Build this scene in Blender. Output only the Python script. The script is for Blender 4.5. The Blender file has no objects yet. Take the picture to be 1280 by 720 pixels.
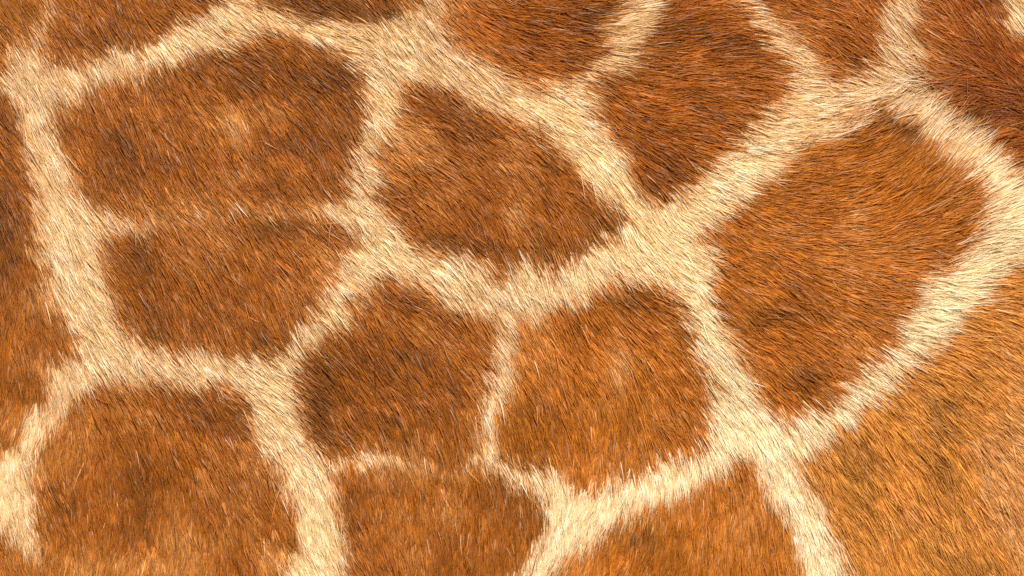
import bpy, math
import numpy as np

R = np.random.default_rng(11)
S = 1.0 / 1280.0            # metres per coat unit: the visible flank is one metre wide
scene = bpy.context.scene

# ------------------------------------------------------------------ camera, sky, sun, exposure
cam_d = bpy.data.cameras.new("camera")
cam = bpy.data.objects.new("camera", cam_d)
scene.collection.objects.link(cam)
CAM_DIST = 6.0
cam.location = (0.0, -CAM_DIST, 0.0)
cam.rotation_euler = (math.radians(90), 0, 0)
cam_d.sensor_width = 36.0
cam_d.lens = 36.0 * (CAM_DIST - 0.012) / 1.0
cam_d.clip_start = 0.1
cam_d.clip_end = 200
scene.camera = cam

SUN_EL, SUN_AZ = math.radians(32), math.radians(6)     # azimuth: from the viewer's side, turned to the right
to_sun = np.array([math.cos(SUN_EL) * math.sin(SUN_AZ), -math.cos(SUN_EL) * math.cos(SUN_AZ), math.sin(SUN_EL)])
world = bpy.data.worlds.new("World")
scene.world = world
world.use_nodes = True
wn = world.node_tree
bg = wn.nodes["Background"]
sky = wn.nodes.new("ShaderNodeTexSky")
sky.sky_type = 'NISHITA'
sky.sun_disc = False
sky.sun_elevation = SUN_EL
sky.sun_rotation = math.atan2(to_sun[0], to_sun[1])
wn.links.new(sky.outputs[0], bg.inputs[0])
bg.inputs[1].default_value = 0.07

sun_d = bpy.data.lights.new("sun", 'SUN')
sun_d.energy = 4.6
sun_d.angle = math.radians(0.5)
sun_d.color = (1.0, 0.955, 0.88)
sun = bpy.data.objects.new("sun", sun_d)
scene.collection.objects.link(sun)
from mathutils import Vector
sun.rotation_euler = Vector(to_sun).to_track_quat('Z', 'Y').to_euler()
sun.location = Vector(to_sun * 5)

scene.view_settings.view_transform = 'Standard'
scene.view_settings.look = 'None'
scene.view_settings.exposure = 0.54
scene.view_settings.gamma = 1.0
scene.view_settings.use_curve_mapping = False
scene.render.engine = 'CYCLES'
scene.cycles.use_denoising = False
scene.cycles.max_bounces = 8
scene.cycles_curves.shape = 'RIBBONS'
scene.cycles_curves.subdivisions = 2
scene.render.filter_size = 1.1

# ------------------------------------------------------------------ small numeric helpers
def smooth_noise(x, y, scale, seed):
    """value noise in about -1..1"""
    g = np.random.default_rng(seed).normal(0, 0.75, (256, 256))
    fx, fy = x / scale + 512.37, y / scale + 512.71
    ix, iy = np.floor(fx).astype(int), np.floor(fy).astype(int)
    tx, ty = fx - ix, fy - iy
    tx = tx * tx * (3 - 2 * tx); ty = ty * ty * (3 - 2 * ty)
    a = g[iy % 256, ix % 256]; b = g[iy % 256, (ix + 1) % 256]
    c = g[(iy + 1) % 256, ix % 256]; d = g[(iy + 1) % 256, (ix + 1) % 256]
    return (a * (1 - tx) + b * tx) * (1 - ty) + (c * (1 - tx) + d * tx) * ty

def poly_sdf(px, py, poly):
    """signed distance to a closed outline, positive inside"""
    P = np.array(poly, float)
    d2 = np.full(px.shape, 1e12)
    ins = np.zeros(px.shape, bool)
    n = len(P)
    for i in range(n):
        x1, y1 = P[i]; x2, y2 = P[(i + 1) % n]
        ex, ey = x2 - x1, y2 - y1
        t = np.clip(((px - x1) * ex + (py - y1) * ey) / (ex * ex + ey * ey + 1e-9), 0, 1)
        d2 = np.minimum(d2, (px - x1 - t * ex) ** 2 + (py - y1 - t * ey) ** 2)
        if y1 != y2:
            c = ((y1 > py) != (y2 > py)) & (px < ex * (py - y1) / (y2 - y1) + x1)
            ins ^= c
    d = np.sqrt(d2)
    return np.where(ins, d, -d)

def bilin(grid, x, y, x0, y0, step):
    fx = np.clip((x - x0) / step, 0, grid.shape[1] - 1.001)
    fy = np.clip((y - y0) / step, 0, grid.shape[0] - 1.001)
    ix, iy = fx.astype(int), fy.astype(int)
    tx, ty = fx - ix, fy - iy
    if grid.ndim == 3:
        tx = tx[:, None]; ty = ty[:, None]
    return ((grid[iy, ix] * (1 - tx) + grid[iy, ix + 1] * tx) * (1 - ty)
            + (grid[iy + 1, ix] * (1 - tx) + grid[iy + 1, ix + 1] * tx) * ty)

# ------------------------------------------------------------------ coat map (coat units: u to the right, v downward, over the flank)
U0, U1, V0, V1 = -150, 1430, -140, 860

PATCHES = [
    # (outline, base tone, label or None)
    ([(70,132),(95,115),(125,104),(165,95),(205,82),(250,66),(290,52),(330,45),(365,45),(395,54),(425,74),(447,98),(456,125),(456,150),(446,180),(432,208),(424,232),(414,250),(396,256),(380,265),(330,265),(290,265),(240,265),(205,266),(190,262),(150,264),(125,255),(105,235),(88,212),(74,185),(66,158)], "mid", None),
    ([(128,292),(150,284),(190,276),(206,266),(240,265),(300,265),(350,265),(384,265),(398,272),(442,284),(440,296),(425,312),(424,335),(408,365),(386,394),(362,420),(340,446),(305,440),(270,438),(235,442),(205,438),(180,428),(160,412),(146,388),(132,350),(122,318)], "mid", None),
    ([(508,108),(530,102),(560,112),(600,133),(640,148),(662,158),(684,182),(712,204),(738,232),(765,256),(776,270),(768,290),(742,306),(722,318),(702,322),(684,338),(664,318),(640,332),(622,346),(604,326),(570,314),(540,312),(512,302),(492,284),(476,258),(468,224),(472,196),(486,168),(496,135)], "mid", None),
    ([(738,108),(762,96),(786,80),(806,56),(820,25),(828,-10),(838,-60),(900,-60),(905,-8),(932,10),(956,34),(968,62),(972,95),(962,130),(940,158),(912,178),(884,196),(864,216),(842,244),(822,256),(804,236),(782,202),(762,168),(746,140)], "red", None),
    ([(548,-60),(790,-60),(782,-5),(768,14),(752,42),(744,72),(732,92),(712,102),(680,96),(650,96),(622,90),(596,76),(572,56),(556,34),(552,10)], "red", None),
    ([(318,-60),(318,-8),(336,4),(372,16),(410,22),(440,28),(468,32),(484,22),(505,12),(528,0),(536,-60)], "mid", "dark brown patch cut off by the upper edge left of centre"),
    ([(72,-60),(290,-60),(282,-4),(262,6),(234,18),(206,34),(182,50),(152,58),(122,66),(92,72),(70,76),(50,64),(48,42),(62,18)], "mid", None),
    ([(-150,-60),(60,-60),(58,-5),(46,24),(28,48),(16,70),(4,86),(-20,96),(-150,110)], "tawny", None),
    ([(-150,90),(-30,104),(2,118),(18,134),(28,158),(27,186),(34,222),(42,262),(50,296),(42,306),(54,334),(46,356),(60,376),(72,392),(84,412),(92,430),(86,446),(62,458),(54,474),(56,496),(46,514),(26,538),(8,558),(-10,575),(-60,600),(-150,620)], "mid", None),
    ([(100,494),(120,482),(160,482),(210,484),(260,482),(292,488),(308,510),(316,542),(336,574),(354,600),(364,632),(368,668),(360,684),(350,698),(346,715),(350,740),(352,790),(330,860),(-150,860),(-150,690),(-40,650),(0,668),(34,688),(56,700),(50,664),(38,632),(40,612),(54,588),(50,566),(62,546),(80,522)], "mid", None),
    ([(474,352),(492,348),(512,358),(548,376),(590,388),(614,396),(622,412),(612,440),(607,475),(600,510),(594,545),(592,572),(565,582),(530,581),(505,578),(490,567),(462,563),(430,572),(410,576),(396,562),(384,538),(376,512),(372,485),(372,462),(386,440),(406,414),(430,388),(456,362)], "mid", None),
    ([(416,592),(440,584),(480,581),(505,579),(530,582),(570,583),(597,576),(632,596),(660,616),(680,634),(684,648),(670,676),(656,704),(644,740),(630,860),(470,860),(448,760),(436,708),(426,672),(418,630)], "mid", None),
    ([(652,404),(680,392),(716,376),(752,362),(786,350),(812,352),(836,368),(852,390),(858,415),(862,442),(876,466),(884,492),(882,522),(880,548),(862,566),(838,574),(818,570),(806,580),(800,592),(776,596),(752,604),(734,614),(706,598),(668,588),(636,578),(616,562),(616,546),(627,512),(639,478),(648,444)], "warm", None),
    ([(880,292),(905,268),(938,246),(972,222),(1000,196),(1034,176),(1070,158),(1100,138),(1120,142),(1146,160),(1172,184),(1200,206),(1220,234),(1226,262),(1216,296),(1200,322),(1172,344),(1142,352),(1132,374),(1122,400),(1112,430),(1084,458),(1056,484),(1024,508),(992,524),(964,516),(942,486),(931,458),(916,430),(901,402),(892,372),(896,346),(884,318)], "warm", None),
    ([(1000,576),(1026,556),(1060,530),(1100,496),(1138,462),(1168,434),(1187,418),(1215,392),(1244,364),(1272,338),(1312,304),(1430,270),(1430,860),(1075,860),(1066,760),(1060,706),(1044,668),(1022,634),(1006,602)], "pale", "large tawny patch at the lower right, lightest of the brown patches"),
    ([(934,580),(948,598),(964,628),(984,658),(998,690),(998,724),(990,780),(985,860),(700,860),(690,760),(696,722),(718,690),(748,668),(792,648),(836,626),(876,602),(908,590)], "warm", None),
    ([(930,-60),(1116,-60),(1108,0),(1104,36),(1092,70),(1066,80),(1046,98),(1030,92),(1020,74),(1000,50),(976,30),(952,10),(940,-5)], "red", None),
    ([(1148,-60),(1246,-60),(1254,0),(1258,26),(1268,44),(1290,60),(1430,80),(1430,290),(1320,246),(1280,218),(1260,200),(1238,176),(1214,156),(1192,136),(1166,106),(1146,92),(1152,64),(1142,30)], "deep", "deep reddish brown patch in the upper right corner beside the hair crease"),
]
TONES = {   # linear albedo of the hair
    "mid":   np.array([0.395, 0.110, 0.0050]),
    "red":   np.array([0.435, 0.118, 0.0050]),
    "deep":  np.array([0.360, 0.078, 0.0030]),
    "warm":  np.array([0.510, 0.160, 0.0080]),
    "tawny": np.array([0.450, 0.145, 0.0100]),
    "pale":  np.array([0.690, 0.310, 0.0540]),
}
CREAM = np.array([0.860, 0.670, 0.410])
TAN = np.array([0.680, 0.320, 0.080])
WHITE = np.array([0.900, 0.810, 0.660])

# marks in the coat: (u, v, ru, rv, turn deg, strength) strength > 0 toward tan hair, < 0 toward dark hair
MARKS = [
    (290,152,15,24,-20,.95),(305,215,60,14,-10,.35),(200,190,70,40,0,-.28),(142,222,40,34,0,.14),(430,110,26,50,-15,-.35),(250,72,60,14,-15,-.1),(220,250,90,10,-3,.25),
    (165,318,34,26,20,-.45),(195,398,34,26,25,-.5),(330,425,30,24,0,-.5),(375,280,70,11,6,-.5),(280,425,60,10,0,.2),(365,300,40,20,0,.1),
    (500,172,26,34,20,.42),(545,215,60,40,30,.28),(638,266,16,22,0,.6),(545,296,40,14,12,-.5),(600,240,30,22,0,-.3),(700,300,60,26,-10,-.3),(560,135,40,20,20,-.25),
    (908,55,40,26,10,-.6),(830,212,30,30,0,-.3),(790,120,40,20,-20,.12),(870,150,50,24,-20,-.15),(910,205,22,12,30,.4),
    (600,64,30,20,20,.2),(690,58,60,30,0,-.1),(700,22,60,18,0,-.15),(420,8,70,14,10,-.5),
    (100,45,40,20,0,-.25),(180,20,50,18,-10,-.2),(14,45,22,40,0,.1),
    (12,150,26,40,0,-.38),(12,290,34,60,0,-.3),(60,420,26,22,0,-.1),(20,500,30,40,0,.05),
    (275,520,34,22,20,-.5),(165,590,40,34,0,-.35),(120,650,50,22,0,-.12),(60,700,70,26,0,.25),(230,706,110,18,0,.25),(338,692,34,16,0,.5),(62,600,16,30,0,.1),
    (545,392,56,16,16,-.45),(440,440,40,26,-30,-.35),(392,510,16,40,10,-.5),(480,525,30,16,0,-.25),(420,530,12,18,0,.1),(500,500,40,18,20,.12),
    (430,640,22,50,10,-.3),(560,660,80,50,0,.12),(500,612,60,12,0,-.2),
    (785,370,44,16,10,-.45),(850,400,14,40,-10,-.35),(770,452,12,34,-8,.85),(690,490,30,20,0,.08),(660,500,22,40,0,-.12),
    (1115,160,34,16,35,-.55),(1100,322,34,12,10,.2),(960,290,60,24,0,.05),(1180,290,30,40,0,-.2),(985,470,40,24,30,-.15),(1060,240,60,30,-20,.08),(1140,345,26,12,0,.2),
    (1058,570,38,26,20,-.28),(1200,512,28,48,20,-.24),(1180,596,38,26,30,-.22),(1245,705,18,30,-20,-.25),(1160,640,46,28,30,.42),(1236,620,18,66,-22,.4),(1275,570,56,80,0,.65),(1262,455,44,40,20,.4),(1285,660,60,70,0,.3),(1330,600,60,160,0,.3),(1100,690,60,24,0,.2),(1110,540,30,26,40,.1),
    (1240,150,60,22,25,-.32),(1200,60,40,40,0,.05),(1200,115,40,12,15,-.25),(1050,55,40,24,30,-.25),(1040,90,14,12,0,-.2),
]
# faint pale seams inside brown: (polyline, half width, strength)
SEAMS = [
    ([(124,282),(160,274),(205,270)], 7, .6), ([(205,270),(290,262),(360,258),(400,256)], 9, .26), ([(380,256),(410,252),(448,262)], 10, .65),
    ([(412,582),(440,574),(480,572),(505,574)], 8, .6), ([(505,574),(545,582),(580,592),(600,586)], 9, .3),
    ([(592,560),(606,545),(612,520),(618,480)], 6, .35),
    ([(888,-20),(920,2),(948,18),(970,44),(980,80)], 7, .5),
    ([(66,2),(52,40),(36,66)], 9, .45),
    ([(520,60),(545,20),(548,-20)], 10, .3),
]
# the pale net is not one colour: (u, v, r, colour)
CREAM_TINTS = [
    (60,60,90,(.66,.45,.22)),(230,40,80,(.74,.54,.28)),(60,250,90,(.70,.49,.24)),(90,380,70,(.74,.54,.28)),(160,460,80,(.70,.50,.26)),(20,600,60,(.74,.55,.29)),
    (350,30,60,(.72,.50,.24)),(450,60,60,(.72,.51,.24)),(540,30,60,(.56,.34,.14)),(520,85,50,(.70,.49,.23)),(470,120,40,(.76,.56,.29)),(450,220,40,(.66,.46,.22)),(460,310,60,(.76,.57,.31)),
    (600,110,60,(.72,.50,.24)),(700,140,60,(.78,.57,.29)),(760,60,50,(.66,.43,.18)),(720,190,40,(.80,.62,.34)),
    (550,340,60,(.76,.57,.31)),(620,390,40,(.66,.47,.24)),(640,450,40,(.70,.51,.27)),(700,350,60,(.80,.62,.36)),(820,300,60,(.80,.62,.34)),(830,250,40,(.80,.60,.31)),
    (900,240,60,(.82,.65,.38)),(960,190,60,(.80,.60,.32)),(1020,130,60,(.70,.47,.21)),(1080,95,50,(.66,.43,.19)),(1130,40,40,(.66,.44,.20)),(1120,120,30,(.54,.33,.13)),(1160,155,40,(.60,.39,.17)),(1220,220,40,(.74,.53,.26)),(1260,270,50,(.80,.63,.36)),(1180,380,60,(.84,.69,.42)),(1130,440,50,(.84,.69,.42)),(1270,20,30,(.76,.57,.30)),
    (900,430,60,(.82,.66,.39)),(930,540,60,(.85,.71,.45)),(980,600,60,(.86,.73,.47)),(1030,690,60,(.86,.73,.48)),(1030,540,60,(.84,.70,.44)),
    (850,590,50,(.84,.70,.43)),(740,630,50,(.84,.69,.41)),(680,700,50,(.84,.70,.43)),(650,590,40,(.76,.56,.29)),(330,500,50,(.72,.52,.27)),(390,620,50,(.76,.58,.32)),(410,700,50,(.78,.60,.33)),(360,440,50,(.74,.55,.29)),(430,360,40,(.72,.53,.28)),
]

# lie of the hair: (u, v, du, dv) from root to tip
FLOW = [
    (50,30,.5,.85),(215,40,.65,.75),(300,20,.82,.55),(150,200,.42,.9),(30,200,.5,.85),(100,110,.45,.88),(230,110,.6,.8),(260,180,.5,.85),(120,20,.55,.83),
    (345,25,.87,.45),(400,65,.8,.58),(500,30,.6,.78),(590,40,.72,.62),(480,110,.8,.6),(600,145,.82,.5),(500,185,.8,.52),(360,180,.5,.85),(330,100,.62,.78),(540,75,.75,.62),(420,150,.5,.85),(560,200,.75,.62),(380,10,.85,.5),(400,225,.65,.75),
    (650,20,.97,.2),(700,25,1,.02),(660,80,.9,.4),(880,30,.96,-.22),(800,100,.97,-.1),(850,150,.95,.15),(900,180,.93,.3),(660,130,.82,.55),(760,190,.68,.72),(720,120,.85,.45),(780,40,.97,-.2),(930,80,.97,.1),(940,20,.92,.3),(730,150,.75,.62),(840,210,.85,.5),(700,210,.62,.78),
    (1100,50,.62,.76),(1000,50,.86,.46),(980,110,.97,.2),(1060,90,.87,.45),(960,175,.99,.02),(1040,140,.93,-.3),(1085,150,.75,-.62),(1120,140,.5,-.85),(1160,150,.52,-.82),(1200,200,.62,-.75),(1250,230,.75,-.62),(1200,40,.62,.76),(1250,80,.72,.68),(1260,20,.6,.78),(1160,95,.9,.3),(1200,125,.95,.15),(1245,145,.93,.32),(1300,180,.85,.5),(1110,88,.88,.4),(1150,200,.62,-.74),(1100,200,.8,-.55),(1185,165,.62,-.72),
    (1000,270,.97,.12),(1150,270,.82,-.5),(1100,300,.92,-.28),(1240,300,.95,-.3),(1200,340,.99,-.06),(1130,370,.97,.18),(1150,415,.94,.3),(1080,460,.8,.55),(1000,400,.82,.52),(1050,340,.95,.22),(1240,420,.86,.5),(1275,350,.96,.12),(1000,220,.98,-.12),(1050,220,.93,-.3),(1300,260,.9,-.35),(960,330,.9,.4),
    (680,285,.5,.86),(780,275,.5,.86),(850,290,.78,.6),(910,300,.9,.38),(860,370,.82,.55),(800,380,.75,.65),(720,400,.6,.8),(760,455,.35,.93),(870,440,.6,.8),(920,460,.72,.7),(650,450,.38,.92),(700,330,.38,.92),(640,360,.55,.83),(880,230,.9,.42),(820,330,.68,.73),(620,230,.68,.73),
    (340,290,.7,.7),(350,380,.38,.92),(440,330,.72,.66),(480,290,.78,.6),(560,335,.62,.78),(590,430,.65,.75),(430,440,.6,.8),(500,460,.5,.86),(360,470,.8,.58),(410,390,.65,.76),(530,270,.66,.75),(450,240,.75,.66),(620,310,.45,.9),
    (60,280,.45,.9),(30,330,.1,1),(15,430,.0,1),(100,400,.6,.8),(150,300,.6,.8),(180,380,.3,.95),(280,380,.38,.92),(280,272,.75,.66),(290,320,.38,.92),(130,460,.6,.8),(60,470,.25,.96),(220,470,.74,.64),(310,465,.76,.58),(80,340,.5,.86),(230,420,.45,.9),
    (10,580,-.1,1),(65,515,-.25,.97),(35,600,.38,.92),(100,560,.05,1),(150,600,.05,1),(280,540,.46,.89),(310,600,.4,.92),(160,665,-.1,1),(270,690,.02,1),(200,530,.25,.97),(50,690,.1,1),
    (345,520,.66,.75),(390,620,.3,.95),(430,690,.42,.9),(450,530,.46,.89),(480,630,.06,1),(560,640,-.08,1),(600,560,.16,.98),(530,570,.25,.97),(340,680,.25,.97),
    (680,520,.2,.98),(760,530,.1,1),(850,540,.36,.93),(690,640,-.05,1),(770,620,-.18,.98),(735,690,-.35,.94),(830,690,-.15,.99),(650,600,.28,.96),(900,520,.58,.81),(950,560,.34,.94),(920,640,-.08,1),(870,600,-.05,1),
    (980,600,.08,1),(1000,545,.6,.8),(1040,640,.55,.83),(1010,690,.1,1),(1060,570,.5,.87),(1150,520,.66,.75),(1250,500,.75,.66),(1200,600,.52,.85),(1100,680,.42,.9),(1260,680,.5,.86),(1220,640,.45,.9),(960,690,-.1,1),(1100,600,.5,.87),
]
G = 6
gu, gv = np.meshgrid(np.arange(U0 - 30, U1 + 31, G, dtype=float), np.arange(V0 - 30, V1 + 31, G, dtype=float))
F = np.array(FLOW)
fd = F[:, 2:] / np.linalg.norm(F[:, 2:], axis=1)[:, None]
acc = np.zeros(gu.shape + (2,)); wsum = np.zeros(gu.shape)
for (fu, fv, _, _), d in zip(F, fd):
    r2 = (gu - fu) ** 2 + (gv - fv) ** 2
    w = np.exp(-r2 / (2 * 34.0 ** 2)) + 1e-3 / (1 + r2 / 3000.0)
    acc += w[..., None] * d; wsum += w
flow_grid = acc / (np.linalg.norm(acc, axis=2, keepdims=True) + 1e-9)

tg = np.zeros(gu.shape + (3,)); tw = np.zeros(gu.shape)
for (tu, tv, tr, tc) in CREAM_TINTS:
    w = np.exp(-((gu - tu) ** 2 + (gv - tv) ** 2) / (2 * (tr * .7) ** 2)) + 1e-6
    tg += w[..., None] * np.array(tc); tw += w
tg += 0.02 * CREAM; tw += 0.02
cream_grid = tg / tw[..., None]

mk = np.zeros(gu.shape)
for (mu, mv, ru, rv, turn, st) in MARKS:
    a = math.radians(turn)
    du, dv = gu - mu, gv - mv
    p, q = du * math.cos(a) + dv * math.sin(a), -du * math.sin(a) + dv * math.cos(a)
    mk += st * np.exp(-((p / ru) ** 2 + (q / rv) ** 2) * 0.9)
mark_grid = mk

# ------------------------------------------------------------------ form of the flank (height toward the viewer, metres)
def height(u, v):
    x, y = (u - 640) / 640.0, (v - 360) / 640.0
    h = 0.016 - 0.016 * x * x - 0.030 * y * y                       # barrel of the body
    # the roll of skin under the crease at the upper right
    cu, cv = u - 1100, v - 96
    a = math.radians(36)
    along, across = cu * math.cos(a) + cv * math.sin(a), -cu * math.sin(a) + cv * math.cos(a)
    fade = 1 / (1 + np.exp(-(along + 10) / 26.0))
    h = h + fade * (0.0045 * np.exp(-((across - 52) / 46.0) ** 2) - 0.0065 * np.exp(-((across + 8) / 26.0) ** 2))
    h = h + 0.0022 * smooth_noise(u, v, 120, 5) + 0.0009 * smooth_noise(u, v, 46, 6)
    edge = np.maximum(np.maximum(U0 + 90 - u, u - U1 + 90), np.maximum(V0 + 80 - v, v - V1 + 80))
    return h - 0.06 * np.clip(edge / 90.0, 0, 2) ** 2               # turns away past the view

H = height(gu, gv)
Hu = np.gradient(H, G * S, axis=1); Hv = np.gradient(H, G * S, axis=0)
Nrm = np.stack([-Hu, -np.ones_like(H), Hv], axis=2)                 # world normal (x, y, z): u -> x, v -> -z, height -> -y
Nrm /= np.linalg.norm(Nrm, axis=2, keepdims=True)

def surf(u, v):
    return np.stack([(u - 640) * S, -bilin(H, u, v, gu[0, 0], gv[0, 0], G), (360 - v) * S], axis=1)

# ------------------------------------------------------------------ materials
def hair_material(name):
    m = bpy.data.materials.new(name); m.use_nodes = True
    nt = m.node_tree; nt.nodes.clear()
    out = nt.nodes.new("ShaderNodeOutputMaterial")
    at = nt.nodes.new("ShaderNodeAttribute"); at.attribute_name = "hair_color"
    info = nt.nodes.new("ShaderNodeHairInfo")
    ramp = nt.nodes.new("ShaderNodeMapRange")                         # sun-bleached tips
    ramp.inputs[1].default_value = 0.35; ramp.inputs[2].default_value = 1.0
    ramp.inputs[3].default_value = 0.0; ramp.inputs[4].default_value = 0.14
    mix = nt.nodes.new("ShaderNodeMix"); mix.data_type = 'RGBA'
    mix.inputs[7].default_value = (0.85, 0.45, 0.10, 1)
    nt.links.new(info.outputs["Intercept"], ramp.inputs[0])
    nt.links.new(ramp.outputs[0], mix.inputs[0])
    nt.links.new(at.outputs["Color"], mix.inputs[6])
    dif = nt.nodes.new("ShaderNodeBsdfDiffuse")
    nt.links.new(mix.outputs[2], dif.inputs["Color"])
    tra = nt.nodes.new("ShaderNodeBsdfHair"); tra.component = 'Transmission'
    tra.inputs["RoughnessU"].default_value = 0.35; tra.inputs["RoughnessV"].default_value = 0.8
    nt.links.new(mix.outputs[2], tra.inputs["Color"])
    m1 = nt.nodes.new("ShaderNodeMixShader"); m1.inputs[0].default_value = 0.50
    nt.links.new(dif.outputs[0], m1.inputs[1]); nt.links.new(tra.outputs[0], m1.inputs[2])
    ref = nt.nodes.new("ShaderNodeBsdfHair"); ref.component = 'Reflection'
    ref.inputs["Color"].default_value = (0.95, 0.93, 0.92, 1)
    ref.inputs["RoughnessU"].default_value = 0.16; ref.inputs["RoughnessV"].default_value = 0.6
    ref.inputs["Offset"].default_value = math.radians(-3)
    m2 = nt.nodes.new("ShaderNodeMixShader")
    gl = nt.nodes.new("ShaderNodeMapRange")                           # a few wiry hairs glint, most are soft
    gl.inputs[1].default_value = 0.86; gl.inputs[2].default_value = 1.0
    gl.inputs[3].default_value = 0.005; gl.inputs[4].default_value = 0.06
    nt.links.new(info.outputs["Random"], gl.inputs[0]); nt.links.new(gl.outputs[0], m2.inputs[0])
    nt.links.new(m1.outputs[0], m2.inputs[1]); nt.links.new(ref.outputs[0], m2.inputs[2])
    nt.links.new(m2.outputs[0], out.inputs[0])
    return m

def skin_material(name, c1, c2):
    m = bpy.data.materials.new(name); m.use_nodes = True
    nt = m.node_tree; b = nt.nodes["Principled BSDF"]
    n = nt.nodes.new("ShaderNodeTexNoise"); n.inputs["Scale"].default_value = 60; n.inputs["Detail"].default_value = 6
    r = nt.nodes.new("ShaderNodeValToRGB")
    r.color_ramp.elements[0].color = (*c1, 1); r.color_ramp.elements[1].color = (*c2, 1)
    r.color_ramp.elements[0].position = 0.35; r.color_ramp.elements[1].position = 0.65
    nt.links.new(n.outputs[0], r.inputs[0]); nt.links.new(r.outputs[0], b.inputs["Base Color"])
    b.inputs["Roughness"].default_value = 0.7
    return m

M_HAIR = hair_material("coat hair")
M_SKIN = skin_material("hide", (0.46, 0.27, 0.11), (0.56, 0.34, 0.15))
M_DARK = skin_material("pigmented hide", (0.17, 0.060, 0.008), (0.23, 0.085, 0.012))

# ------------------------------------------------------------------ body: one continuous closed mesh
BS = 10
bu, bv = np.meshgrid(np.arange(U0, U1 + 1, BS, dtype=float), np.arange(V0, V1 + 1, BS, dtype=float))
ny, nx = bu.shape
front = surf(bu.ravel(), bv.ravel())
back = front.copy(); back[:, 1] = 0.16 + 0.10 * (1 - ((bu.ravel() - 640) / 800) ** 2)
verts = np.concatenate([front, back])
faces = []
nf = nx * ny
for j in range(ny - 1):
    for i in range(nx - 1):
        a = j * nx + i
        faces.append((a, a + nx, a + nx + 1, a + 1))
        faces.append((nf + a, nf + a + 1, nf + a + nx + 1, nf + a + nx))
ring = [i for i in range(nx)] + [j * nx + nx - 1 for j in range(1, ny)] + [(ny - 1) * nx + i for i in range(nx - 2, -1, -1)] + [j * nx for j in range(ny - 2, 0, -1)]
for k in range(len(ring)):
    a, b = ring[k], ring[(k + 1) % len(ring)]
    faces.append((a, b, nf + b, nf + a))
me = bpy.data.meshes.new("giraffe")
me.from_pydata(verts.tolist(), [], faces)
me.polygons.foreach_set("use_smooth", np.ones(len(me.polygons), bool))
me.materials.append(M_SKIN)
giraffe = bpy.data.objects.new("giraffe", me)
scene.collection.objects.link(giraffe)
giraffe["label"] = "giraffe flank filling the view, brown patches parted by a net of cream hair"
giraffe["category"] = "giraffe"

# ------------------------------------------------------------------ which hair is which
def classify(u, v, jitter):
    """index of the brown patch a spot belongs to (-1: the pale net) and how deep inside it is"""
    wu = u + 6.5 * smooth_noise(u, v, 26, 31) + 3.6 * smooth_noise(u, v, 9, 33)
    wv = v + 6.5 * smooth_noise(u, v, 26, 32) + 3.6 * smooth_noise(u, v, 9, 34)
    best = np.full(u.shape, -1e9); idx = np.zeros(u.shape, int)
    for k, (poly, _, _) in enumerate(PATCHES):
        d = poly_sdf(wu, wv, poly)
        m = d > best
        best[m] = d[m]; idx[m] = k
    return np.where(best + jitter + 4.0 > 0, idx, -1), best, idx

# roots: dense where the photograph looks, thinner on the turned-away margin
DENS = 1.65
n_all = int((U1 - U0) * (V1 - V0) * DENS)
ru = R.uniform(U0 + 4, U1 - 4, n_all); rv = R.uniform(V0 + 4, V1 - 4, n_all)
out_d = np.maximum(np.maximum(-ru, ru - 1280), np.maximum(-rv, rv - 720))
keep = R.uniform(0, 1, n_all) < np.where(out_d < 40, 1.0, 0.45)
ru, rv, out_d = ru[keep], rv[keep], out_d[keep]
n = len(ru)
# the boundary is judged a little down the hair, so the fringe of every patch lies over its neighbour

fl = bilin(flow_grid, ru, rv, gu[0, 0], gv[0, 0], G)
ang = np.arctan2(fl[:, 1], fl[:, 0])
# locks: hairs lean to the nearest lock centre on a jittered lattice
def locks(u, v, cell, seed):
    g = np.random.default_rng(seed)
    T = 256
    ju, jv, ja, jt = g.uniform(0.05, .95, (T, T)), g.uniform(0.05, .95, (T, T)), g.normal(0, 1, (T, T)), g.normal(0, 1, (T, T))
    iu, iv = np.floor(u / cell).astype(int), np.floor(v / cell).astype(int)
    bd = np.full(u.shape, 1e9); cu = np.zeros(u.shape); cv = np.zeros(u.shape); ca = np.zeros(u.shape); ct = np.zeros(u.shape)
    for a in (-1, 0, 1):
        for b in (-1, 0, 1):
            ku, kv = iu + a, iv + b
            pu = (ku + ju[kv % T, ku % T]) * cell; pv = (kv + jv[kv % T, ku % T]) * cell
            d = (pu - u) ** 2 + (pv - v) ** 2
            m = d < bd
            bd[m] = d[m]; cu[m] = pu[m]; cv[m] = pv[m]
            ca[m] = ja[kv % T, ku % T][m]; ct[m] = jt[kv % T, ku % T][m]
    return cu, cv, ca, ct
lu, lv, la, lt = locks(ru, rv, 5.4, 77)
ang += np.radians(7) * smooth_noise(ru, rv, 40, 21) + np.radians(6) * smooth_noise(ru, rv, 14, 22) + np.radians(4.2) * la + np.radians(4.5) * R.normal(0, 1, n)
stray = R.uniform(0, 1, n) < 0.008
ang[stray] += np.radians(16) * R.normal(0, 1, stray.sum())

L = 21.5 * np.exp(R.normal(0, 0.27, n)) * (1 + 0.12 * smooth_noise(ru, rv, 60, 23))
crease = np.exp(-(((ru - 1190) / 90) ** 2 + ((rv - 160) / 70) ** 2))
reach = L * (0.52 + 0.42 * crease) + 3.0 * la + 2.0 * smooth_noise(ru, rv, 10, 51)
lab, depth, near = classify(ru + np.cos(ang) * reach, rv + np.sin(ang) * reach, R.normal(0, 6.0, n))
is_brown = lab >= 0
under = R.uniform(0, 1, n) < 0.28 - 0.14 * np.clip((ru - 500) / 400, 0, 1)                                    # short tawny undercoat
L *= np.where(is_brown, 0.95, 1.05) * np.where(under, .72, 1)
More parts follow.
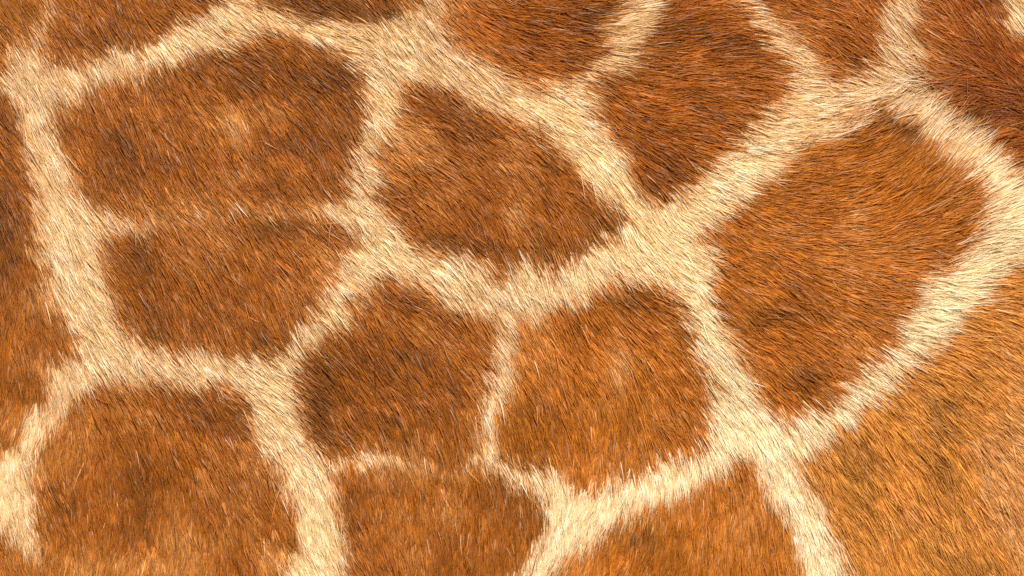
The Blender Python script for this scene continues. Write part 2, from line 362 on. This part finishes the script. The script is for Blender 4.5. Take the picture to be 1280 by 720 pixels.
# longer coat round the crease at the upper right, shorter low on the flank
L *= 1 + 0.45 * np.exp(-(((ru - 1180) / 130) ** 2 + ((rv - 130) / 90) ** 2)) - 0.20 * np.clip((rv - 380) / 300, 0, 1) * np.clip((1000 - ru) / 400, 0, 1)
L[stray] *= 1.25
lift = np.clip(0.15 + 0.04 * R.normal(0, 1, n) + 0.025 * lt, 0.06, 0.36)
lift[under] *= .6
lift[stray] += 0.06
bend = np.radians(9) * R.normal(0, 1, n) + np.radians(7) * la * R.normal(0, .5, n)

K = 5
ss = np.linspace(0, 1, K)
pts = np.zeros((n, K, 3), np.float32)
root_n = bilin(Nrm, ru, rv, gu[0, 0], gv[0, 0], G)
cu_, cv_ = ru.copy(), rv.copy()
pu = [ru]; pv = [rv]
for k in range(1, K):
    a = ang + bend * (ss[k] - .25)
    cu_ = cu_ + np.cos(a) * L / (K - 1); cv_ = cv_ + np.sin(a) * L / (K - 1)
    pu.append(cu_.copy()); pv.append(cv_.copy())
pull = np.clip(0.30 + 0.16 * R.normal(0, 1, n), 0, .85) * np.where(stray, 0, 1)
for k in range(K):
    s = ss[k]
    w = pull * s ** 1.3
    # only the offset across the lie of the hair is drawn in
    ox, oy = lu - ru, lv - rv
    cr = -ox * np.sin(ang) + oy * np.cos(ang)
    u_ = pu[k] - np.sin(ang) * cr * w; v_ = pv[k] + np.cos(ang) * cr * w
    base = surf(u_, v_)
    h = L * S * lift * (1 - (1 - s) ** 2.2) + L * S * 0.05 * s * lt * .5
    pts[:, k] = base + root_n * h[:, None]
rad0 = 0.00033 * np.exp(R.normal(0, 0.30, n)) * np.where(out_d < 40, 1, 1.35)
prof = np.array([0.9, 1.0, 0.92, 0.66, 0.14])
rads = (rad0[:, None] * prof[None, :]).astype(np.float32)

# colour of every hair
col = np.empty((n, 3))
tone = np.array([TONES[p[1]] for p in PATCHES])
bc = tone[np.clip(lab, 0, None)]
mu_, mv_ = ru + np.cos(ang) * L * .40, rv + np.sin(ang) * L * .40
mk = 1.55 * bilin(mark_grid, mu_, mv_, gu[0, 0], gv[0, 0], G) + 0.20 * smooth_noise(ru, rv, 85, 40) + 0.28 * smooth_noise(ru, rv, 38, 41) + 0.20 * smooth_noise(ru, rv, 13, 42)
for (pl, hw, st) in SEAMS:
    d2 = np.full(n, 1e9)
    P = np.array(pl, float)
    for i in range(len(P) - 1):
        e = P[i + 1] - P[i]
        t = np.clip(((mu_ - P[i, 0]) * e[0] + (mv_ - P[i, 1]) * e[1]) / (e @ e), 0, 1)
        d2 = np.minimum(d2, (mu_ - P[i, 0] - t * e[0]) ** 2 + (mv_ - P[i, 1] - t * e[1]) ** 2)
    mk = mk + st * np.exp(-d2 / (hw * hw * 1.3))
mk = mk + 0.10 * R.normal(0, 1, n)
mk_l = np.clip(np.clip(mk, 0, 1) * R.uniform(.55, 1.35, n), 0, 1)[:, None]
mk_d = np.clip(np.clip(-mk, 0, 1) * R.uniform(.3, 1.5, n), 0, 1)[:, None]
pale_tip = np.where(mk_l > .9, 1, 0) * (CREAM - TAN) * np.clip((mk_l - .9) / .4, 0, 1)
hue = smooth_noise(ru, rv, 52, 44)[:, None]
bc = bc * np.exp(hue * np.array([.05, .045, .05]))
bc = bc * (1 - mk_l) + (TAN + pale_tip) * mk_l
bc = bc * (1 - mk_d * np.array([.72, .82, .86]))
cc = bilin(cream_grid, mu_, mv_, gu[0, 0], gv[0, 0], G) * np.array([1.10, 1.14, 1.14])
cm = np.clip(0.16 * smooth_noise(ru, rv, 18, 43) + 0.18 * R.normal(0, 1, n), -.6, .6)[:, None]
cc = cc * (1 + cm * np.array([.30, .46, .66]))
white = np.clip(R.normal(.04, .42, n) + .24 * np.clip((ru + rv - 900) / 600, 0, 1) + .25 * lt, 0, .8)[:, None]
cc = cc * (1 - white) + WHITE * white
# a rim of tawny hair where the net meets a patch
rim = np.exp(-np.clip(-depth, 0, None) / 11.0)[:, None] * np.where(R.uniform(0, 1, n) < .7, 1, 0)[:, None] * .65
cc = cc * (1 - rim) + TAN * rim
rimb = np.exp(-np.clip(depth, 0, None) / 9.0)[:, None] * R.uniform(0, .85, n)[:, None]
bc = bc * (1 - rimb) + (TAN * .9) * rimb
col = np.where(is_brown[:, None], bc, cc)
sheen = R.uniform(0, 1, n) < 0.04                                     # scattered lighter hairs, sheen painted into the coat colour
col[sheen] = col[sheen] * .5 + np.array([.66, .45, .28]) * .5
dark = is_brown & (R.uniform(0, 1, n) < 0.07)
col[dark] *= np.array([.5, .45, .4])
vary = np.exp(0.25 * R.normal(0, 1, n) + 0.11 * lt)
col[under & ~is_brown] = col[under & ~is_brown] * .3 + TAN * np.array([1.0, .95, .8]) * .7
vary = np.where(is_brown, vary, vary ** .45)
col = col * np.clip(vary, .35, 2.0)[:, None] ** np.array([.85, 1, 1.12])
col = np.clip(col, 0.004, 0.92)

# ------------------------------------------------------------------ build the hair, patch by patch
def hair_object(name, sel, parent):
    m = int(sel.sum())
    cd = bpy.data.hair_curves.new(name)
    cd.add_curves([K] * m)
    cd.attributes["position"].data.foreach_set("vector", pts[sel].ravel())
    ra = cd.attributes.get("radius") or cd.attributes.new("radius", 'FLOAT', 'POINT')
    ra.data.foreach_set("value", rads[sel].ravel())
    ca = cd.attributes.new("hair_color", 'FLOAT_COLOR', 'CURVE')
    ca.data.foreach_set("color", np.concatenate([col[sel], np.ones((m, 1))], axis=1).astype(np.float32).ravel())
    cd.materials.append(M_HAIR)
    o = bpy.data.objects.new(name, cd)
    scene.collection.objects.link(o)
    o.parent = parent
    o["kind"] = "stuff"
    return o

net = hair_object("cream_hair", lab == -1, giraffe)

# pigmented hide under each patch, a hair's breadth proud of the body, with the patch's own hair
PS = 5
pu_, pv_ = np.meshgrid(np.arange(U0 + 5, U1 - 4, PS, dtype=float), np.arange(V0 + 5, V1 - 4, PS, dtype=float))
plab, _, _ = classify(pu_.ravel(), pv_.ravel(), 0.0)
plab = plab.reshape(pu_.shape)
py_, px_ = pu_.shape
grid_pos = surf(pu_.ravel(), pv_.ravel()) + bilin(Nrm, pu_.ravel(), pv_.ravel(), gu[0, 0], gv[0, 0], G) * 0.0006
cell = plab[:-1, :-1]
for k, (poly, tone_name, label) in enumerate(PATCHES):
    jj, ii = np.nonzero((cell == k))
    a = jj * px_ + ii
    quads = np.stack([a, a + px_, a + px_ + 1, a + 1], axis=1)
    used, inv = np.unique(quads.ravel(), return_inverse=True)
    pm = bpy.data.meshes.new("brown_patch")
    pm.from_pydata(grid_pos[used].tolist(), [], inv.reshape(-1, 4).tolist())
    pm.polygons.foreach_set("use_smooth", np.ones(len(pm.polygons), bool))
    pm.materials.append(M_DARK)
    po = bpy.data.objects.new("brown_patch", pm)
    scene.collection.objects.link(po)
    po.parent = giraffe
    if label:
        po["label"] = label
    hair_object("brown_hair", lab == k, po)
print("hairs", n)
